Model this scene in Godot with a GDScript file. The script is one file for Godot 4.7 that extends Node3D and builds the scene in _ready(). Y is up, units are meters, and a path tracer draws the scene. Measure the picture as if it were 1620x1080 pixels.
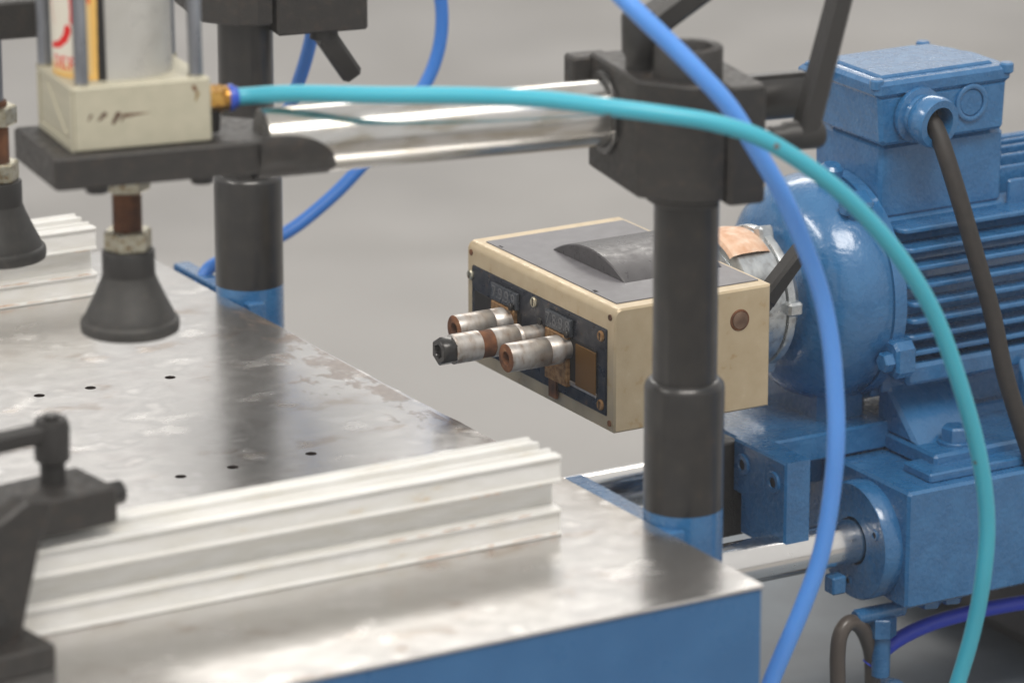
extends Node3D
# Close-up of a boring machine. Authoring unit: millimetres; MB.commit() turns them into metres.
# x runs along the fences towards the motor, y is up (table top = 0), z runs along the table end towards the viewer.

const MM := 0.001
var M := {}

# ------------------------------------------------------------------ mesh builder
class MB:
	var v := PackedVector3Array()
	var n := PackedVector3Array()
	var uv := PackedVector2Array()
	var uvo := Vector3.ZERO
	var uvx := Vector3(1, 0, 0)
	var uvy := Vector3(0, -1, 0)

	func project(o: Vector3, ux: Vector3, uy: Vector3) -> MB:   # planar texture mapping: o is the corner, ux and uy the edges (mm)
		uvo = o
		uvx = ux / ux.length_squared()
		uvy = uy / uy.length_squared()
		return self

	func tri(a: Vector3, b: Vector3, c: Vector3, na: Vector3, nb: Vector3, nc: Vector3) -> void:
		if (b - a).cross(c - a).dot(na + nb + nc) > 0.0:
			var t := b
			b = c
			c = t
			t = nb
			nb = nc
			nc = t
		for p: Vector3 in [a, b, c]:
			v.append(p * 0.001)
			uv.append(Vector2((p - uvo).dot(uvx), (p - uvo).dot(uvy)))
		n.append(na)
		n.append(nb)
		n.append(nc)

	func quad(a: Vector3, b: Vector3, c: Vector3, d: Vector3, na: Vector3, nb: Vector3, nc: Vector3, nd: Vector3) -> void:
		tri(a, b, c, na, nb, nc)
		tri(a, c, d, na, nc, nd)

	func prism(xf: Transform3D, given: PackedVector2Array, z0: float, z1: float, bev := 0.0, smooth := false) -> MB:
		var p := given.duplicate()
		if Geometry2D.is_polygon_clockwise(p):
			p.reverse()
		var k := p.size()
		var en := PackedVector2Array()
		for i in k:
			var e := p[(i + 1) % k] - p[i]
			en.append(Vector2(e.y, -e.x).normalized())
		var q := PackedVector2Array()
		var vn := PackedVector2Array()
		for i in k:
			var a := en[(i + k - 1) % k]
			var b := en[i]
			q.append(p[i] - (a + b) / maxf(0.25, 1.0 + a.dot(b)) * bev)
			vn.append((a + b).normalized())
		var tr := Geometry2D.triangulate_polygon(q)
		var bs := xf.basis
		for s: float in [z0, z1]:
			var nz := bs * Vector3(0, 0, 1 if s == z1 else -1)
			for i in range(0, tr.size(), 3):
				tri(xf * Vector3(q[tr[i]].x, q[tr[i]].y, s), xf * Vector3(q[tr[i + 1]].x, q[tr[i + 1]].y, s), xf * Vector3(q[tr[i + 2]].x, q[tr[i + 2]].y, s), nz, nz, nz)
		for i in k:
			var j := (i + 1) % k
			var na := en[i]
			var nb := en[i]
			if smooth:
				if en[i].dot(en[(i + k - 1) % k]) > 0.75:
					na = vn[i]
				if en[i].dot(en[j]) > 0.75:
					nb = vn[j]
			var A := bs * Vector3(na.x, na.y, 0)
			var B := bs * Vector3(nb.x, nb.y, 0)
			quad(xf * Vector3(p[i].x, p[i].y, z0 + bev), xf * Vector3(p[j].x, p[j].y, z0 + bev), xf * Vector3(p[j].x, p[j].y, z1 - bev), xf * Vector3(p[i].x, p[i].y, z1 - bev), A, B, B, A)
			if bev > 0.0:
				for s: float in [-1.0, 1.0]:
					var zo := z0 + bev if s < 0 else z1 - bev
					var zi := z0 if s < 0 else z1
					var A2 := bs * Vector3(na.x, na.y, s).normalized()
					var B2 := bs * Vector3(nb.x, nb.y, s).normalized()
					quad(xf * Vector3(p[i].x, p[i].y, zo), xf * Vector3(p[j].x, p[j].y, zo), xf * Vector3(q[j].x, q[j].y, zi), xf * Vector3(q[i].x, q[i].y, zi), A2, B2, B2, A2)
		return self

	func box(c: Vector3, s: Vector3, bev := 0.8, basis := Basis()) -> MB:   # chamfered block round its centre c
		var h := s * 0.5
		var p := PackedVector2Array([Vector2(-h.x + bev, -h.y), Vector2(h.x - bev, -h.y), Vector2(h.x, -h.y + bev), Vector2(h.x, h.y - bev), Vector2(h.x - bev, h.y), Vector2(-h.x + bev, h.y), Vector2(-h.x, h.y - bev), Vector2(-h.x, -h.y + bev)])
		return prism(Transform3D(basis, c), p, -h.z, h.z, bev)

	func span(a: Vector3, b: Vector3, bev := 0.8) -> MB:
		return box((a + b) * 0.5, (b - a).abs(), bev)

	func lathe(xf: Transform3D, prof: PackedVector2Array, segs := 48, a0 := 0.0, a1 := TAU) -> MB:   # (radius, height) round the local y axis
		var k := prof.size()
		var sn := PackedVector2Array()
		for i in k - 1:
			var e := prof[i + 1] - prof[i]
			sn.append(Vector2(e.y, -e.x).normalized())
		for i in k - 1:
			var na := sn[i]
			var nb := sn[i]
			if i > 0 and sn[i].dot(sn[i - 1]) > 0.72:
				na = (sn[i] + sn[i - 1]).normalized()
			if i < k - 2 and sn[i].dot(sn[i + 1]) > 0.72:
				nb = (sn[i] + sn[i + 1]).normalized()
			for j in segs:
				var t0 := a0 + (a1 - a0) * j / segs
				var t1 := a0 + (a1 - a0) * (j + 1) / segs
				var c0 := Vector3(cos(t0), 0, sin(t0))
				var c1 := Vector3(cos(t1), 0, sin(t1))
				var up := Vector3.UP
				quad(xf * (c0 * prof[i].x + up * prof[i].y), xf * (c1 * prof[i].x + up * prof[i].y), xf * (c1 * prof[i + 1].x + up * prof[i + 1].y), xf * (c0 * prof[i + 1].x + up * prof[i + 1].y),
					xf.basis * (c0 * na.x + up * na.y), xf.basis * (c1 * na.x + up * na.y), xf.basis * (c1 * nb.x + up * nb.y), xf.basis * (c0 * nb.x + up * nb.y))
		return self

	func rod(a: Vector3, b: Vector3, r: float, bev := 0.6, segs := 40) -> MB:
		var h := a.distance_to(b)
		return lathe(MB.along(a, b), PackedVector2Array([Vector2(0, 0), Vector2(r - bev, 0), Vector2(r, bev), Vector2(r, h - bev), Vector2(r - bev, h), Vector2(0, h)]), segs)

	func hexa(a: Vector3, b: Vector3, across: float, bev := 0.8, turn := 0.0) -> MB:
		var p := PackedVector2Array()
		for i in 6:
			p.append(Vector2.from_angle(turn + i * PI / 3) * across / sqrt(3.0))
		var t := MB.along(a, b)
		return prism(Transform3D(Basis(t.basis.x, -t.basis.z, t.basis.y), a), p, 0, a.distance_to(b), bev)

	func tube(pts: Array, r: float, segs := 18, sub := 8) -> MB:   # a hose along a Catmull-Rom curve
		var path := PackedVector3Array()
		for i in pts.size() - 1:
			var p0: Vector3 = pts[maxi(i - 1, 0)]
			var p1: Vector3 = pts[i]
			var p2: Vector3 = pts[i + 1]
			var p3: Vector3 = pts[mini(i + 2, pts.size() - 1)]
			for s in sub:
				path.append(p1.cubic_interpolate(p2, p0, p3, float(s) / sub))
		path.append(pts[-1])
		for pass_ in 3:
			var soft := path.duplicate()
			for i in range(1, path.size() - 1):
				soft[i] = (path[i - 1] + path[i] * 2.0 + path[i + 1]) * 0.25
			path = soft
		var side := Vector3.ZERO
		var ra := []
		var rn := []
		for i in path.size():
			var t := (path[mini(i + 1, path.size() - 1)] - path[maxi(i - 1, 0)]).normalized()
			side = (Vector3(0.31, 0.2, 0.93).cross(t) if i == 0 else side - t * side.dot(t)).normalized()
			var up := t.cross(side)
			var a := PackedVector3Array()
			var b := PackedVector3Array()
			for j in segs + 1:
				var d := side * cos(TAU * j / segs) + up * sin(TAU * j / segs)
				b.append(d)
				a.append(path[i] + d * r)
			ra.append(a)
			rn.append(b)
		for i in path.size() - 1:
			for j in segs:
				quad(ra[i][j], ra[i][j + 1], ra[i + 1][j + 1], ra[i + 1][j], rn[i][j], rn[i][j + 1], rn[i + 1][j + 1], rn[i + 1][j])
		for e: int in [0, path.size() - 1]:
			var t := (path[1] - path[0]).normalized() * -1.0 if e == 0 else (path[e] - path[e - 1]).normalized()
			for j in segs:
				tri(path[e], ra[e][j], ra[e][j + 1], t, t, t)
		return self

	static func along(a: Vector3, b: Vector3) -> Transform3D:
		var y := (b - a).normalized()
		var x := (Vector3.RIGHT if absf(y.x) < 0.8 else Vector3.UP).cross(y).normalized()
		return Transform3D(Basis(x, y, x.cross(y)), a)

	func mesh() -> ArrayMesh:
		var a := []
		a.resize(Mesh.ARRAY_MAX)
		a[Mesh.ARRAY_VERTEX] = v
		a[Mesh.ARRAY_NORMAL] = n
		a[Mesh.ARRAY_TEX_UV] = uv
		var m := ArrayMesh.new()
		m.add_surface_from_arrays(Mesh.PRIMITIVE_TRIANGLES, a)
		return m

func mb() -> MB:
	return MB.new()

func V(x: float, y: float, z: float) -> Vector3:
	return Vector3(x, y, z)

func pv(a: Array) -> PackedVector2Array:   # flat list of numbers -> points
	var p := PackedVector2Array()
	for i in range(0, a.size(), 2):
		p.append(Vector2(a[i], a[i + 1]))
	return p

# ------------------------------------------------------------------ scene tree helpers
func numbered(called: String, parent: Node) -> String:
	if not parent.has_node(NodePath(called)):
		return called
	var k := 1
	while parent.has_node(NodePath("%s_%03d" % [called, k])):
		k += 1
	return "%s_%03d" % [called, k]

func tag(o: Node, label: String, category: String, group := "") -> Node:
	o.set_meta("label", label)
	o.set_meta("category", category)
	if group:
		o.set_meta("group", group)
	return o

func thing(called: String, label: String, category: String, at := Vector3.ZERO, basis := Basis(), group := "") -> Node3D:
	var o := Node3D.new()
	o.name = numbered(called, self)
	add_child(o)
	o.transform = Transform3D(basis, at * MM)
	tag(o, label, category, group)
	return o

func part(parent: Node, called: String, shape, material: Material, label := "") -> MeshInstance3D:
	var o := MeshInstance3D.new()
	o.name = numbered(called, parent)
	o.mesh = shape.mesh() if shape is MB else shape
	o.material_override = material
	parent.add_child(o)
	if label:
		o.set_meta("label", label)
	return o

# ------------------------------------------------------------------ materials
func grey(x: float) -> Color:
	return Color(x, x, x)

func c8(r: int, g: int, b: int) -> Color:
	return Color8(r, g, b)

func noise_tex(sd: int, freq: float, stops: Array, size := 512, octaves := 5, kind := FastNoiseLite.TYPE_SIMPLEX_SMOOTH, warp := 0.0) -> NoiseTexture2D:
	var f := FastNoiseLite.new()
	f.seed = sd
	f.noise_type = kind
	f.frequency = freq
	f.fractal_octaves = octaves
	if warp > 0.0:
		f.domain_warp_enabled = true
		f.domain_warp_amplitude = warp
		f.domain_warp_frequency = freq * 0.7
	var t := NoiseTexture2D.new()
	t.width = size
	t.height = size
	t.seamless = true
	t.noise = f
	var g := Gradient.new()
	var offs := PackedFloat32Array()
	var cols := PackedColorArray()
	for s in stops:
		offs.append(s[0])
		cols.append(s[1])
	g.offsets = offs
	g.colors = cols
	t.color_ramp = g
	return t

func mat(called: String, color: Color, rough: float, metal := 0.0) -> StandardMaterial3D:
	var m := StandardMaterial3D.new()
	m.resource_name = called
	m.albedo_color = color
	m.roughness = rough
	m.metallic = metal
	M[called] = m
	return m

func tri_map(m: StandardMaterial3D, scale: Vector3, albedo: Texture2D, rough: Texture2D = null, bump: Texture2D = null, height := 0.0) -> StandardMaterial3D:
	m.uv1_triplanar = true
	m.uv1_world_triplanar = true
	m.uv1_scale = scale
	if albedo:
		m.albedo_texture = albedo
		m.albedo_color = Color.WHITE
	if rough:
		m.roughness = 1.0
		m.roughness_texture = rough
	if bump:
		m.heightmap_enabled = true
		m.heightmap_texture = bump
		m.heightmap_scale = height
	return m

func materials() -> void:
	var fine := noise_tex(11, 0.05, [[0.0, Color.BLACK], [1.0, Color.WHITE]], 512, 4)
	var grain := noise_tex(12, 0.18, [[0.0, Color.BLACK], [1.0, Color.WHITE]], 512, 3)
	var soft_rough := noise_tex(13, 0.012, [[0.2, grey(0.22)], [0.8, grey(0.5)]], 512, 5)
	# machine enamel, brushed on by hand
	var blue_a := noise_tex(21, 0.010, [[0.2, c8(39, 97, 145)], [0.5, c8(43, 102, 151)], [0.85, c8(48, 108, 157)]], 512, 5)
	tri_map(mat("blue_paint", c8(43, 96, 150), 0.3), Vector3.ONE * 6.0, blue_a, noise_tex(22, 0.02, [[0.2, grey(0.2)], [0.8, grey(0.38)]], 512, 4), fine, 0.05)
	M.blue_paint.clearcoat_enabled = true
	M.blue_paint.clearcoat = 0.8
	M.blue_paint.clearcoat_roughness = 0.14
	tri_map(mat("blue_panel", c8(48, 100, 156), 0.4), Vector3.ONE * 3.0, noise_tex(23, 0.008, [[0.2, c8(48, 98, 146)], [0.8, c8(54, 104, 152)]], 512, 4), soft_rough, grain, 0.015)
	# blackened steel
	var black_a := noise_tex(31, 0.014, [[0.15, c8(35, 34, 34)], [0.5, c8(41, 39, 38)], [0.8, c8(47, 44, 42)], [0.98, c8(62, 53, 46)]], 512, 6)
	tri_map(mat("black_steel", c8(46, 44, 43), 0.45, 0.35), Vector3(7, 5, 7), black_a, noise_tex(32, 0.02, [[0.2, grey(0.28)], [0.8, grey(0.4)]], 512, 5), grain, 0.008)
	M.black_steel.clearcoat_enabled = true
	M.black_steel.clearcoat = 0.5
	M.black_steel.clearcoat_roughness = 0.22
	tri_map(mat("black_cast", c8(52, 48, 45), 0.55), Vector3.ONE * 7.0, noise_tex(33, 0.02, [[0.1, c8(38, 36, 35)], [0.6, c8(46, 43, 41)], [0.95, c8(66, 56, 48)]], 512, 6), noise_tex(34, 0.03, [[0.2, grey(0.38)], [0.8, grey(0.6)]], 512, 4), grain, 0.05)
	tri_map(mat("black_plastic", c8(40, 38, 37), 0.42), Vector3.ONE * 20.0, null, null, grain, 0.02)
	tri_map(mat("rubber", c8(52, 50, 48), 0.5), Vector3.ONE * 9.0, noise_tex(36, 0.02, [[0.2, c8(50, 49, 48)], [0.7, c8(60, 58, 56)], [0.95, c8(78, 74, 68)]], 512, 6), null, grain, 0.03)
	# bright metals
	var chrome_r := noise_tex(41, 0.02, [[0.2, grey(0.17)], [0.65, grey(0.22)], [0.9, grey(0.32)]], 512, 5)
	tri_map(mat("chrome", Color(0.82, 0.81, 0.8), 0.1, 1.0), Vector3(3, 14, 14), noise_tex(42, 0.01, [[0.15, c8(176, 168, 152)], [0.5, c8(208, 206, 202)], [0.9, c8(218, 217, 214)]], 512, 5), chrome_r)
	var table_c := noise_tex(51, 0.005, [[0.06, c8(190, 181, 173)], [0.25, c8(206, 203, 201)], [0.5, c8(211, 209, 207)], [0.75, c8(208, 206, 204)], [0.92, c8(219, 217, 216)]], 1024, 5, FastNoiseLite.TYPE_SIMPLEX_SMOOTH, 20.0)
	var table_r := noise_tex(52, 0.005, [[0.15, grey(0.2)], [0.45, grey(0.23)], [0.62, grey(0.2)], [0.9, grey(0.3)]], 1024, 5, FastNoiseLite.TYPE_SIMPLEX_SMOOTH, 30.0)
	tri_map(mat("table_steel", Color.WHITE, 0.2, 0.92), Vector3(2.6, 2.6, 3.4), table_c, table_r, noise_tex(53, 0.006, [[0.0, Color.BLACK], [1.0, Color.WHITE]], 512, 3), 0.03)
	tri_map(mat("spindle_steel", Color.WHITE, 0.3, 0.8), Vector3(16, 10, 10), noise_tex(55, 0.014, [[0.08, c8(128, 92, 72)], [0.22, c8(166, 152, 140)], [0.5, c8(192, 186, 180)], [0.9, c8(206, 203, 200)]], 512, 4), noise_tex(56, 0.02, [[0.15, grey(0.32)], [0.85, grey(0.5)]], 512, 5))
	tri_map(mat("rust", c8(120, 74, 48), 0.75, 0.2), Vector3.ONE * 12.0, noise_tex(57, 0.008, [[0.1, c8(72, 48, 36)], [0.45, c8(112, 72, 48)], [0.7, c8(136, 90, 58)], [0.95, c8(156, 124, 96)]], 512, 4), null, grain, 0.02)
	tri_map(mat("zinc", c8(190, 186, 170), 0.35, 0.85), Vector3.ONE * 14.0, noise_tex(58, 0.02, [[0.1, c8(130, 96, 64)], [0.35, c8(178, 172, 150)], [0.9, c8(206, 204, 192)]], 512, 5), soft_rough)
	tri_map(mat("cast_alloy", c8(196, 200, 202), 0.35, 0.8), Vector3.ONE * 10.0, noise_tex(59, 0.02, [[0.1, c8(150, 148, 146)], [0.4, c8(190, 194, 196)], [0.9, c8(212, 214, 214)]], 512, 5), soft_rough)
	tri_map(mat("brass", c8(196, 150, 72), 0.3, 0.9), Vector3.ONE * 20.0, noise_tex(60, 0.02, [[0.1, c8(140, 98, 44)], [0.5, c8(196, 150, 74)], [0.9, c8(214, 172, 96)]], 256, 4), soft_rough)
	tri_map(mat("rod_steel", c8(150, 154, 162), 0.32, 0.9), Vector3(12, 2, 12), noise_tex(61, 0.02, [[0.2, c8(128, 130, 136)], [0.8, c8(172, 176, 184)]], 256, 4), soft_rough)
	# paints, anodised and cast alloy covers
	tri_map(mat("champagne", c8(196, 178, 144), 0.36, 0.3), Vector3.ONE * 7.0, noise_tex(71, 0.012, [[0.04, c8(178, 152, 116)], [0.22, c8(189, 171, 141)], [0.8, c8(195, 178, 149)], [0.97, c8(202, 187, 160)]], 512, 4), noise_tex(72, 0.02, [[0.2, grey(0.28)], [0.8, grey(0.46)]], 512, 4), grain, 0.008)
	tri_map(mat("label_grey", c8(112, 111, 115), 0.34), Vector3.ONE * 8.0, noise_tex(73, 0.012, [[0.1, c8(104, 102, 105)], [0.6, c8(110, 108, 112)], [0.95, c8(117, 115, 118)]], 512, 4))
	tri_map(mat("dome_black", c8(78, 76, 78), 0.36), Vector3.ONE * 10.0, noise_tex(74, 0.02, [[0.2, c8(72, 70, 72)], [0.8, c8(80, 78, 80)]], 256, 4), soft_rough, grain, 0.01)
	tri_map(mat("dark_plate", c8(40, 44, 54), 0.35, 0.3), Vector3.ONE * 9.0, noise_tex(75, 0.014, [[0.1, c8(30, 32, 40)], [0.5, c8(42, 46, 56)], [0.8, c8(58, 58, 62)], [0.96, c8(92, 66, 48)]], 512, 6), soft_rough)
	tri_map(mat("old_bolt", c8(104, 80, 64), 0.6, 0.2), Vector3.ONE * 20.0, noise_tex(84, 0.01, [[0.1, c8(84, 62, 50)], [0.6, c8(112, 88, 72)], [0.9, c8(132, 108, 90)]], 256, 4))
	tri_map(mat("bright_chrome", Color(0.93, 0.92, 0.91), 0.16, 1.0), Vector3.ONE * 8.0, null, chrome_r)
	mat("amber", c8(104, 72, 26), 0.4, 0.2)
	mat("slot_dark", c8(22, 19, 20), 0.7)
	mat("hole_dark", c8(38, 26, 22), 0.8)
	tri_map(mat("tag_grey", c8(74, 78, 84), 0.4, 0.4), Vector3.ONE * 20.0, null, soft_rough)
	mat("tag_ink", c8(112, 112, 115), 0.5, 0.2)
	tri_map(mat("bronze_block", c8(126, 80, 46), 0.6, 0.35), Vector3.ONE * 22.0, noise_tex(77, 0.009, [[0.1, c8(104, 74, 44)], [0.5, c8(140, 104, 66)], [0.9, c8(164, 134, 96)]], 512, 4), null, grain, 0.01)
	tri_map(mat("barrel", c8(188, 187, 182), 0.4, 0.25), Vector3.ONE * 6.0, noise_tex(78, 0.01, [[0.1, c8(178, 176, 170)], [0.8, c8(194, 193, 189)]], 256, 4), soft_rough)
	tri_map(mat("white_alloy", c8(206, 203, 196), 0.4), Vector3(3, 12, 12), noise_tex(79, 0.012, [[0.03, c8(206, 192, 172)], [0.16, c8(214, 212, 206)], [0.7, c8(221, 220, 217)], [0.95, c8(226, 225, 223)]], 512, 5), soft_rough)
	tri_map(mat("fence_stain", c8(176, 120, 80), 0.7), Vector3.ONE * 20.0, noise_tex(80, 0.03, [[0.2, c8(178, 112, 70)], [0.6, c8(204, 158, 116)], [0.9, c8(214, 190, 158)]], 256, 5))
	# hoses
	for h in [["hose_teal", c8(66, 172, 194)], ["hose_blue", c8(90, 152, 232)], ["hose_sky", c8(58, 124, 208)], ["hose_navy", c8(34, 62, 190)]]:
		var m := mat(h[0], h[1], 0.34)
		m.subsurf_scatter_enabled = true
		m.subsurf_scatter_strength = 0.12
		tri_map(m, Vector3.ONE * 30.0, null, null, grain, 0.008)
	mat("hose_smoke", c8(84, 76, 70), 0.3)
	tri_map(mat("cable", c8(62, 54, 47), 0.55), Vector3.ONE * 16.0, noise_tex(82, 0.02, [[0.2, c8(38, 35, 33)], [0.8, c8(48, 43, 40)]], 256, 4), null, grain, 0.03)
	mat("collar_blue", c8(48, 84, 190), 0.35)
	tri_map(mat("tape", c8(206, 164, 134), 0.55), Vector3.ONE * 14.0, noise_tex(83, 0.02, [[0.1, c8(200, 150, 116)], [0.6, c8(222, 186, 158)], [0.95, c8(228, 210, 194)]], 256, 5), null, grain, 0.03)
	# surroundings
	var floor_c := noise_tex(91, 0.006, [[0.1, c8(148, 145, 142)], [0.5, c8(157, 154, 151)], [0.9, c8(165, 162, 159)]], 1024, 6)
	tri_map(mat("concrete", Color.WHITE, 0.5), Vector3.ONE * 0.35, floor_c, noise_tex(92, 0.01, [[0.2, grey(0.42)], [0.8, grey(0.62)]], 512, 4))
	tri_map(mat("coated", Color.WHITE, 0.5), Vector3.ONE * 0.35, noise_tex(95, 0.006, [[0.1, c8(154, 151, 148)], [0.9, c8(168, 165, 162)]], 512, 5), noise_tex(96, 0.01, [[0.2, grey(0.36)], [0.8, grey(0.5)]], 512, 4))
	tri_map(mat("tray_dark", c8(70, 62, 60), 0.55), Vector3.ONE * 3.0, noise_tex(94, 0.01, [[0.15, c8(74, 68, 67)], [0.8, c8(96, 88, 84)]], 256, 4))
	tri_map(mat("bed_paint", c8(92, 104, 114), 0.5), Vector3.ONE * 2.0, noise_tex(93, 0.01, [[0.15, c8(108, 115, 122)], [0.8, c8(120, 129, 137)]], 512, 5))

# painted prints (flat print and stains only)
func stroke(im: Image, pts: Array, w0: float, w1: float, col: Color) -> void:
	for i in pts.size() - 1:
		var a: Vector2 = pts[i]
		var b: Vector2 = pts[i + 1]
		var steps := int(a.distance_to(b) * 1.5) + 1
		for s in steps + 1:
			var t := (i + float(s) / steps) / (pts.size() - 1)
			var c := a.lerp(b, float(s) / steps)
			var r := lerpf(w0, w1, t)
			for y in range(int(c.y - r), int(c.y + r) + 1):
				for x in range(int(c.x - r), int(c.x + r) + 1):
					if x >= 0 and y >= 0 and x < im.get_width() and y < im.get_height() and Vector2(x, y).distance_to(c) <= r:
						im.set_pixel(x, y, im.get_pixel(x, y).lerp(col, col.a))

func sticker_material() -> StandardMaterial3D:   # white label: red brush strokes, red capitals, yellow foot, black edge
	var im := Image.create(320, 256, false, Image.FORMAT_RGB8)
	for y in 256:
		for x in 320:
			var c := c8(226, 220, 206)
			var k := clampf((x - 240.0) / 40.0, 0.0, 1.0) * 0.75
			k = maxf(k, clampf((y - 205.0) / 50.0, 0, 1) * 0.8)
			c = c.lerp(c8(236, 176, 70), k)
			if x > 296 - y * 0.02:
				c = c8(30, 28, 28)
			im.set_pixel(x, y, c)
	var red := Color(0.87, 0.1, 0.1, 0.9)
	stroke(im, [Vector2(208, -6), Vector2(208, 60), Vector2(202, 92)], 16, 9, red)
	stroke(im, [Vector2(272, -6), Vector2(268, 36)], 8, 3, red)
	stroke(im, [Vector2(182, 118), Vector2(170, 142), Vector2(138, 162), Vector2(80, 172)], 16, 8, red)
	stroke(im, [Vector2(60, 10), Vector2(110, 110)], 4, 2, Color(0.87, 0.4, 0.35, 0.12))
	var ink := Color(0.87, 0.2, 0.16, 0.95)
	var font := {"D": ["1110", "1001", "1001", "1001", "1001", "1001", "1110"], "E": ["1111", "1000", "1000", "1110", "1000", "1000", "1111"], "R": ["1110", "1001", "1001", "1110", "1010", "1001", "1001"]}
	var x0 := 96
	for ch: String in ["D", "E", "R"]:
		for r in 7:
			for k in 4:
				if font[ch][r][k] == "1":
					im.fill_rect(Rect2i(x0 + k * 9, 196 + r * 5, 9, 6), ink)
		x0 += 44
	var m := mat("sticker", Color.WHITE, 0.35)
	m.albedo_texture = ImageTexture.create_from_image(im)
	m.texture_repeat = false
	return m

func edge_rust_material() -> StandardMaterial3D:   # blotchy rust that grows in from the worn edge of the plate
	var im := Image.create(160, 640, false, Image.FORMAT_RGBA8)
	var f := FastNoiseLite.new()
	f.seed = 9
	f.frequency = 0.02
	f.fractal_octaves = 5
	var g := FastNoiseLite.new()
	g.seed = 31
	g.frequency = 0.09
	g.fractal_octaves = 3
	for y in 640:
		for x in 160:
			var u := x / 159.0
			var v := y / 639.0
			var k := f.get_noise_2d(x, y * 0.8) * 1.5 + 0.3 * g.get_noise_2d(x, y) + 1.25 * pow(u, 2.2) - 0.72
			k -= 1.2 * absf(v - 0.55) - 0.25
			var a := clampf(k * 0.6, 0.0, 0.3) * smoothstep(0.0, 0.15, u) * smoothstep(0.0, 0.1, v) * smoothstep(1.0, 0.9, v)
			var c := c8(126, 104, 88).lerp(c8(170, 152, 138), clampf(0.5 + g.get_noise_2d(x * 0.7, y * 0.7), 0.0, 1.0))
			im.set_pixel(x, y, Color(c.r, c.g, c.b, a))
	var m := mat("edge_rust", Color.WHITE, 0.55, 0.3)
	m.albedo_texture = ImageTexture.create_from_image(im)
	m.transparency = BaseMaterial3D.TRANSPARENCY_ALPHA
	m.texture_repeat = false
	return m

func stained_alloy_material() -> StandardMaterial3D:   # greyish cast alloy with the brown scuffs seen on the front of the end block
	var im := Image.create(512, 256, false, Image.FORMAT_RGB8)
	var f := FastNoiseLite.new()
	f.seed = 5
	f.frequency = 0.012
	for y in 256:
		for x in 512:
			im.set_pixel(x, y, c8(176, 172, 152).lerp(c8(190, 184, 164), 0.5 + 0.5 * f.get_noise_2d(x, y)))
	var brown := Color(0.3, 0.19, 0.13, 0.5)
	stroke(im, [Vector2(66, 112), Vector2(56, 132)], 5, 3, brown)
	stroke(im, [Vector2(116, 112), Vector2(94, 134)], 9, 4, brown)
	stroke(im, [Vector2(166, 116), Vector2(146, 150)], 10, 6, brown)
	stroke(im, [Vector2(186, 122), Vector2(176, 146)], 5, 3, brown)
	stroke(im, [Vector2(186, 124), Vector2(238, 122), Vector2(280, 120)], 8, 1, Color(0.36, 0.24, 0.16, 0.3))
	stroke(im, [Vector2(448, 34), Vector2(456, 52)], 9, 5, Color(0.42, 0.28, 0.16, 0.25))
	stroke(im, [Vector2(462, 60), Vector2(452, 92)], 8, 3, Color(0.5, 0.4, 0.22, 0.1))
	var m := mat("stained_alloy", Color.WHITE, 0.5, 0.1)
	m.albedo_texture = ImageTexture.create_from_image(im)
	m.texture_repeat = false
	return m

# ------------------------------------------------------------------ the machine
const ARM_TURN := 0.1745   # the clamps and arms are swung 10 degrees on their columns

func arm_basis() -> Basis:
	return Basis(Vector3(cos(ARM_TURN), 0, sin(ARM_TURN)), Vector3.UP, Vector3(-sin(ARM_TURN), 0, cos(ARM_TURN)))

func socket_screw(parent: Node, called: String, a: Vector3, dir: Vector3, r: float, h: float, m: Material, inner: Material) -> void:
	var b := a + dir * h
	var t := MB.along(a, b)
	var s := part(parent, called, mb().lathe(t, pv([0, 0, r, 0, r, h - 0.8, r - 0.8, h, r * 0.52, h, r * 0.5, h - 0.4, r * 0.5, h * 0.35, 0, h * 0.35]), 28), m)
	part(s, "hex_socket", mb().hexa(b - dir * (h * 0.62), b - dir * (h * 0.58), r * 0.9, 0.0), inner)

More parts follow.
